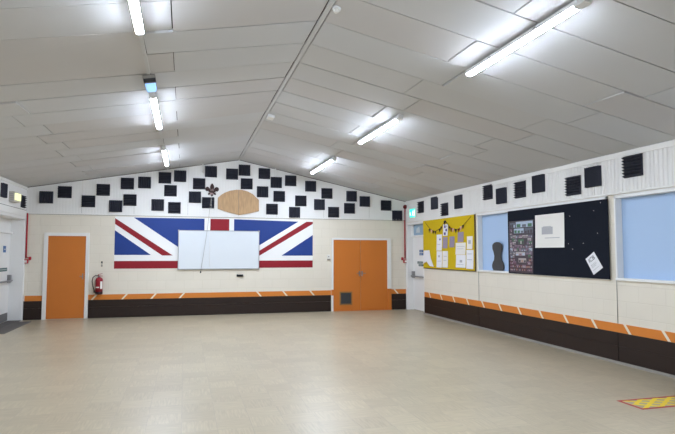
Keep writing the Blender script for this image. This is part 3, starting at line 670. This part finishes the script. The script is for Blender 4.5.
# bunting
cord = [(-1.365, 2.398), (-1.635, 2.226), (-1.85, 2.155), (-1.99, 2.139), (-2.221, 2.191), (-2.334, 2.246), (-2.513, 2.385), (-2.701, 2.239), (-2.845, 2.175), (-3.067, 2.146), (-3.205, 2.15), (-3.419, 2.224), (-3.773, 2.40)]
r = empty('bunting', (XP, -2.5, 2.38), 'small dark and pink bunting strung across the top of the yellow board', 'bunting')
XC = XP - .014
MB().tube([(XC, y, z) for y, z in cord], .0045, 6).build('string', M['f1'], r)
for i, (y, z, m) in enumerate([(-1.634, 2.2, 'f1'), (-1.764, 2.175, 'f3'), (-1.873, 2.145, 'f1'), (-1.99, 2.135, 'f1'), (-2.221, 2.185, 'f1'), (-2.321, 2.235, 'f1'), (-2.512, 2.36, 'f1'), (-2.743, 2.215, 'f1'), (-2.845, 2.172, 'f2'), (-2.938, 2.16, 'f3'), (-3.067, 2.14, 'f1'), (-3.205, 2.145, 'f2'), (-3.31, 2.19, 'f3'), (-3.418, 2.218, 'f1')]):
    w, h = (.06, .1) if i == 6 else (.045, .085)
    MB().prism([(XC - .004, y + w, z + .01), (XC - .004, y - w, z + .01), (XC - .012, y, z - h)], (-.003, 0, 0)).build('pennant', M[m], r)
# ---- bone-shaped board on the sill
pts = []
for k in range(17):
    a = PI * k / 16; pts.append((.115 * math.cos(a), .50 + .085 * math.sin(a)))
right = [(.115, .50), (.112, .44), (.09, .38), (.076, .30), (.086, .22), (.118, .17), (.14, .11), (.136, .05), (.11, .0)]
poly = pts + [(-a, b) for a, b in right[1:]] + [(a, b) for a, b in reversed(right[1:])]
bn = MB().prism([(XR + .075 - .03 * b, -4.655 - a * 1.6, ZW0 + .036 + b) for a, b in poly], (-.012, 0, 0))
tag(bn.build('bone_shaped_board', M['bone'], bevel=.002), 'dark grey bone-shaped board standing on the small blue window sill', 'board')
# ---- navy noticeboard and what is pinned to it
r = empty('noticeboard', (XR - .02, -6.48, 1.207), 'big navy felt noticeboard fixed across the right wall between two blue windows', 'notice board')
XN = XR - .042
box((XR - .026, -5.2, 1.207), (XN, -7.835, 2.407)).build('felt_panel', M['navy'], r, bevel=.003)
pins = MB()
for y, z in ((-7.70, 2.36), (-7.0, 2.2), (-7.55, 2.25), (-7.62, 1.9), (-7.05, 1.66), (-6.95, 1.75), (-7.3, 1.75)): pins.tube([(XN, y, z), (XN - .006, y, z)], .0045, 8)
pins.build('pin', M['label'], r)
XN -= .0015
ph = MB(); random.seed(11)
y0, y1, zt, zb = -5.24, -6.03, 2.205, 1.225
ph.hexa([(XN, y0, zb), (XN, y1 + .05, zb), (XN, y1, zt), (XN, y0, zt), (XN - .002, y0, zb), (XN - .002, y1 + .05, zb), (XN - .002, y1, zt), (XN - .002, y0, zt)])
def photo(u0, v0, u1, v1, mi):
    P = [];
    for u, v in ((u0, v0), (u1, v0), (u1, v1), (u0, v1)):
        ye = y1 + .05 * v; P.append((XN - .0022, y0 + (ye - y0) * u, zt + (zb - zt) * v))
    ph.prism(P, (-.0005, 0, 0), mi)
def scene_photo(u0, v0, u1, v1, kind):
    """a tiny print: backdrop with a band and a few heads"""
    photo(u0, v0, u1, v1, kind[0]); vm = v0 + (v1 - v0) * .55
    w = u1 - u0; n = 3
    for k in range(n):
        a = u0 + w * (k + .15) / n; b = u0 + w * (k + .85) / n
        t = v0 + (v1 - v0) * random.uniform(.3, .55)
        P = []
        for u, v in ((a, t), (b, t), (b, v1 - .004), (a, v1 - .004)):
            ye = y1 + .05 * v; P.append((XN - .0028, y0 + (ye - y0) * u, zt + (zb - zt) * v))
        ph.prism(P, (-.0004, 0, 0), random.choice(kind[1:]))
big = [(.3, .02, .97, .13, (2, 2, 1, 3)), (.22, .15, .62, .24, (2, 1, 5, 3)), (.05, .03, .27, .13, (1, 5, 2)), (.65, .15, .97, .25, (1, 5, 4)), (.4, .36, .62, .45, (3, 3, 8, 5)), (.28, .6, .68, .67, (8, 2, 4)), (.4, .72, .72, .8, (8, 6, 5))]
for b in big: scene_photo(*b)
rw = 15
for k in range(rw):
    v0 = .03 + k * .94 / rw; v1 = v0 + .94 / rw - .008; u = .04
    while u < .93:
        w = random.uniform(.08, .17); u1 = min(.97, u + w)
        if not any(u < b[2] and u1 > b[0] and v0 < b[3] and v1 > b[1] for b in big):
            scene_photo(u, v0, u1 - .01, v1, random.choice([(4, 8, 5, 1), (1, 5, 8), (5, 4, 8), (2, 5, 8, 1), (4, 8, 5), (3, 5, 8), (8, 5, 4), (1, 4, 2)]) if k < 11 else random.choice([(7, 6, 5), (5, 4, 8), (7, 4, 8), (4, 7, 8)]))
        u = u1
tag(ph.build('photo_collage', [M['p5'], M['p1'], M['p2'], M['p3'], M['p4'], M['p5'], M['p6'], M['p7'], M['p8']]), 'tall colour photo collage at the left end of the navy board', 'poster')
sheet('poster_sheet', [(-6.075, 1.69), (-6.86, 2.27)], M['paper2'], 'large white sheet with a faint grey print, right of the photo collage', group='papers on the navy board', x=XN, curl=.01, marks=((.24, .38, .62, .6, 3), (.3, .42, .36, .56, 1) if False else (.28, .36, .56, .38, 3), (.35, .7, .85, .72, 3)))
tl = [(-7.34, 1.503), (-7.529, 1.618), (-7.71, 1.379), (-7.51, 1.262)]
lf = MB().prism([(XN, y, z) for y, z in tl], (-.0015, 0, 0))
O = Vector((XN - .0016, tl[0][0], tl[0][1])); U = Vector((0, tl[1][0] - tl[0][0], tl[1][1] - tl[0][1])); V = Vector((0, tl[3][0] - tl[0][0], tl[3][1] - tl[0][1]))
def lm(u0, v0, u1, v1, mi): lf.prism([tuple(O + U * u + V * v) for u, v in ((u0, v0), (u1, v0), (u1, v1), (u0, v1))], (-.0004, 0, 0), mi)
for v in (.5, .57, .64, .8): lm(.15, v, random.uniform(.6, .85), v + .02, 1)
leaf = lf.build('leaflet', [M['paper'], M['greyink']]); leaf.location = (0, 0, 0)
tag(leaf, 'small tilted white leaflet headed ICB, low on the right of the navy board', 'leaflet', 'papers on the navy board')
cu = bpy.data.curves.new('lettering', 'FONT'); cu.body = 'ICB'; cu.size = 1; cu.extrude = .002
tmp = bpy.data.objects.new('lettering', cu); C.objects.link(tmp)
me = bpy.data.meshes.new_from_object(tmp.evaluated_get(bpy.context.evaluated_depsgraph_get()))
bpy.data.objects.remove(tmp)
xs = [v.co.x for v in me.vertices]; wx = max(xs) - min(xs); hy = max(v.co.y for v in me.vertices); mn = min(xs)
for v in me.vertices:
    u = .2 + .62 * (v.co.x - mn) / wx; w = .34 - .22 * v.co.y / hy
    v.co = O + U * u + V * w + Vector((-.0006 if v.co.z < .001 else -.001, 0, 0))
me.materials.clear(); me.materials.append(M['ink'])
lt = bpy.data.objects.new('lettering', me); C.objects.link(lt); lt.parent = leaf

# ---- taped patch on the floor
tp = MB(); x0, x1, y0, y1 = 4.54, 5.95, -9.945, -9.59; w = .036
for a, b in (((x0, y0), (x1, y0 + w)), ((x0, y1 - w), (x1, y1)), ((x0, y0 + w), (x0 + w, y1 - w)), ((x1 - w, y0 + w), (x1, y1 - w))): tp.box((a[0], a[1], .0002), (b[0], b[1], .0016))
r = empty('floor_tape_patch', (5.2, -9.77, 0), 'red taped rectangle with yellow tape lattice on the floor at lower right', 'floor marking')
tp.build('border_tape', M['tred'], r)
ty = MB(); hh = (y1 - y0) - 2 * w; n = 7
for k in range(-1, n):
    for sg in (1, -1):
        a = x0 + w + k * .2; b = a + .36 * 1.15
        if sg < 0: a, b = b, a
        ya, yb = y0 + w, y1 - w; ww = .075
        def clip(px, py, qx, qy):
            lo, hi = x0 + w, x1 - w - ww
            if qx < px: px, py, qx, qy = qx, qy, px, py
            if qx <= lo or px >= hi: return None
            if px < lo: py += (qy - py) * (lo - px) / (qx - px); px = lo
            if qx > hi: qy = py + (qy - py) * (hi - px) / (qx - px); qx = hi
            return px, py, qx, qy
        c = clip(a, ya, b, yb)
        if c:
            z = .0018 if sg > 0 else .0026
            ty.hexa([(c[0], c[1], z), (c[0] + ww, c[1], z), (c[2] + ww, c[3], z), (c[2], c[3], z), (c[0], c[1], z + .0006), (c[0] + ww, c[1], z + .0006), (c[2] + ww, c[3], z + .0006), (c[2], c[3], z + .0006)])
ty.build('lattice_tape', M['tyel'], r)

# ================================================================ world, camera, view
w = bpy.data.worlds.new('World'); bpy.context.scene.world = w; w.use_nodes = True
w.node_tree.nodes['Background'].inputs[0].default_value = (.75, .85, 1, 1); w.node_tree.nodes['Background'].inputs[1].default_value = .3
cam = bpy.data.cameras.new('camera'); co = bpy.data.objects.new('camera', cam); C.objects.link(co)
cam.sensor_width = 36; cam.lens = 549.33 / 675 * 36; cam.clip_start = .05
yaw, pit, roll = .2705, .0649, .0007
Fv = Vector((math.sin(yaw) * math.cos(pit), math.cos(yaw) * math.cos(pit), math.sin(pit)))
Rv = Vector((math.cos(yaw), -math.sin(yaw), 0)); Uv = Rv.cross(Fv)
R2 = Rv * math.cos(roll) + Uv * math.sin(roll); U2 = -Rv * math.sin(roll) + Uv * math.cos(roll)
co.matrix_world = Matrix(((R2.x, U2.x, -Fv.x, 0), (R2.y, U2.y, -Fv.y, -14.6355), (R2.z, U2.z, -Fv.z, 1.6), (0, 0, 0, 1)))
sc = bpy.context.scene; sc.camera = co
vs = sc.view_settings; vs.view_transform = 'Standard'; vs.look = 'None'; vs.gamma = 1; vs.use_curve_mapping = False; vs.exposure = .92
sc.cycles.use_denoising = True; sc.cycles.max_bounces = 10; sc.cycles.diffuse_bounces = 6
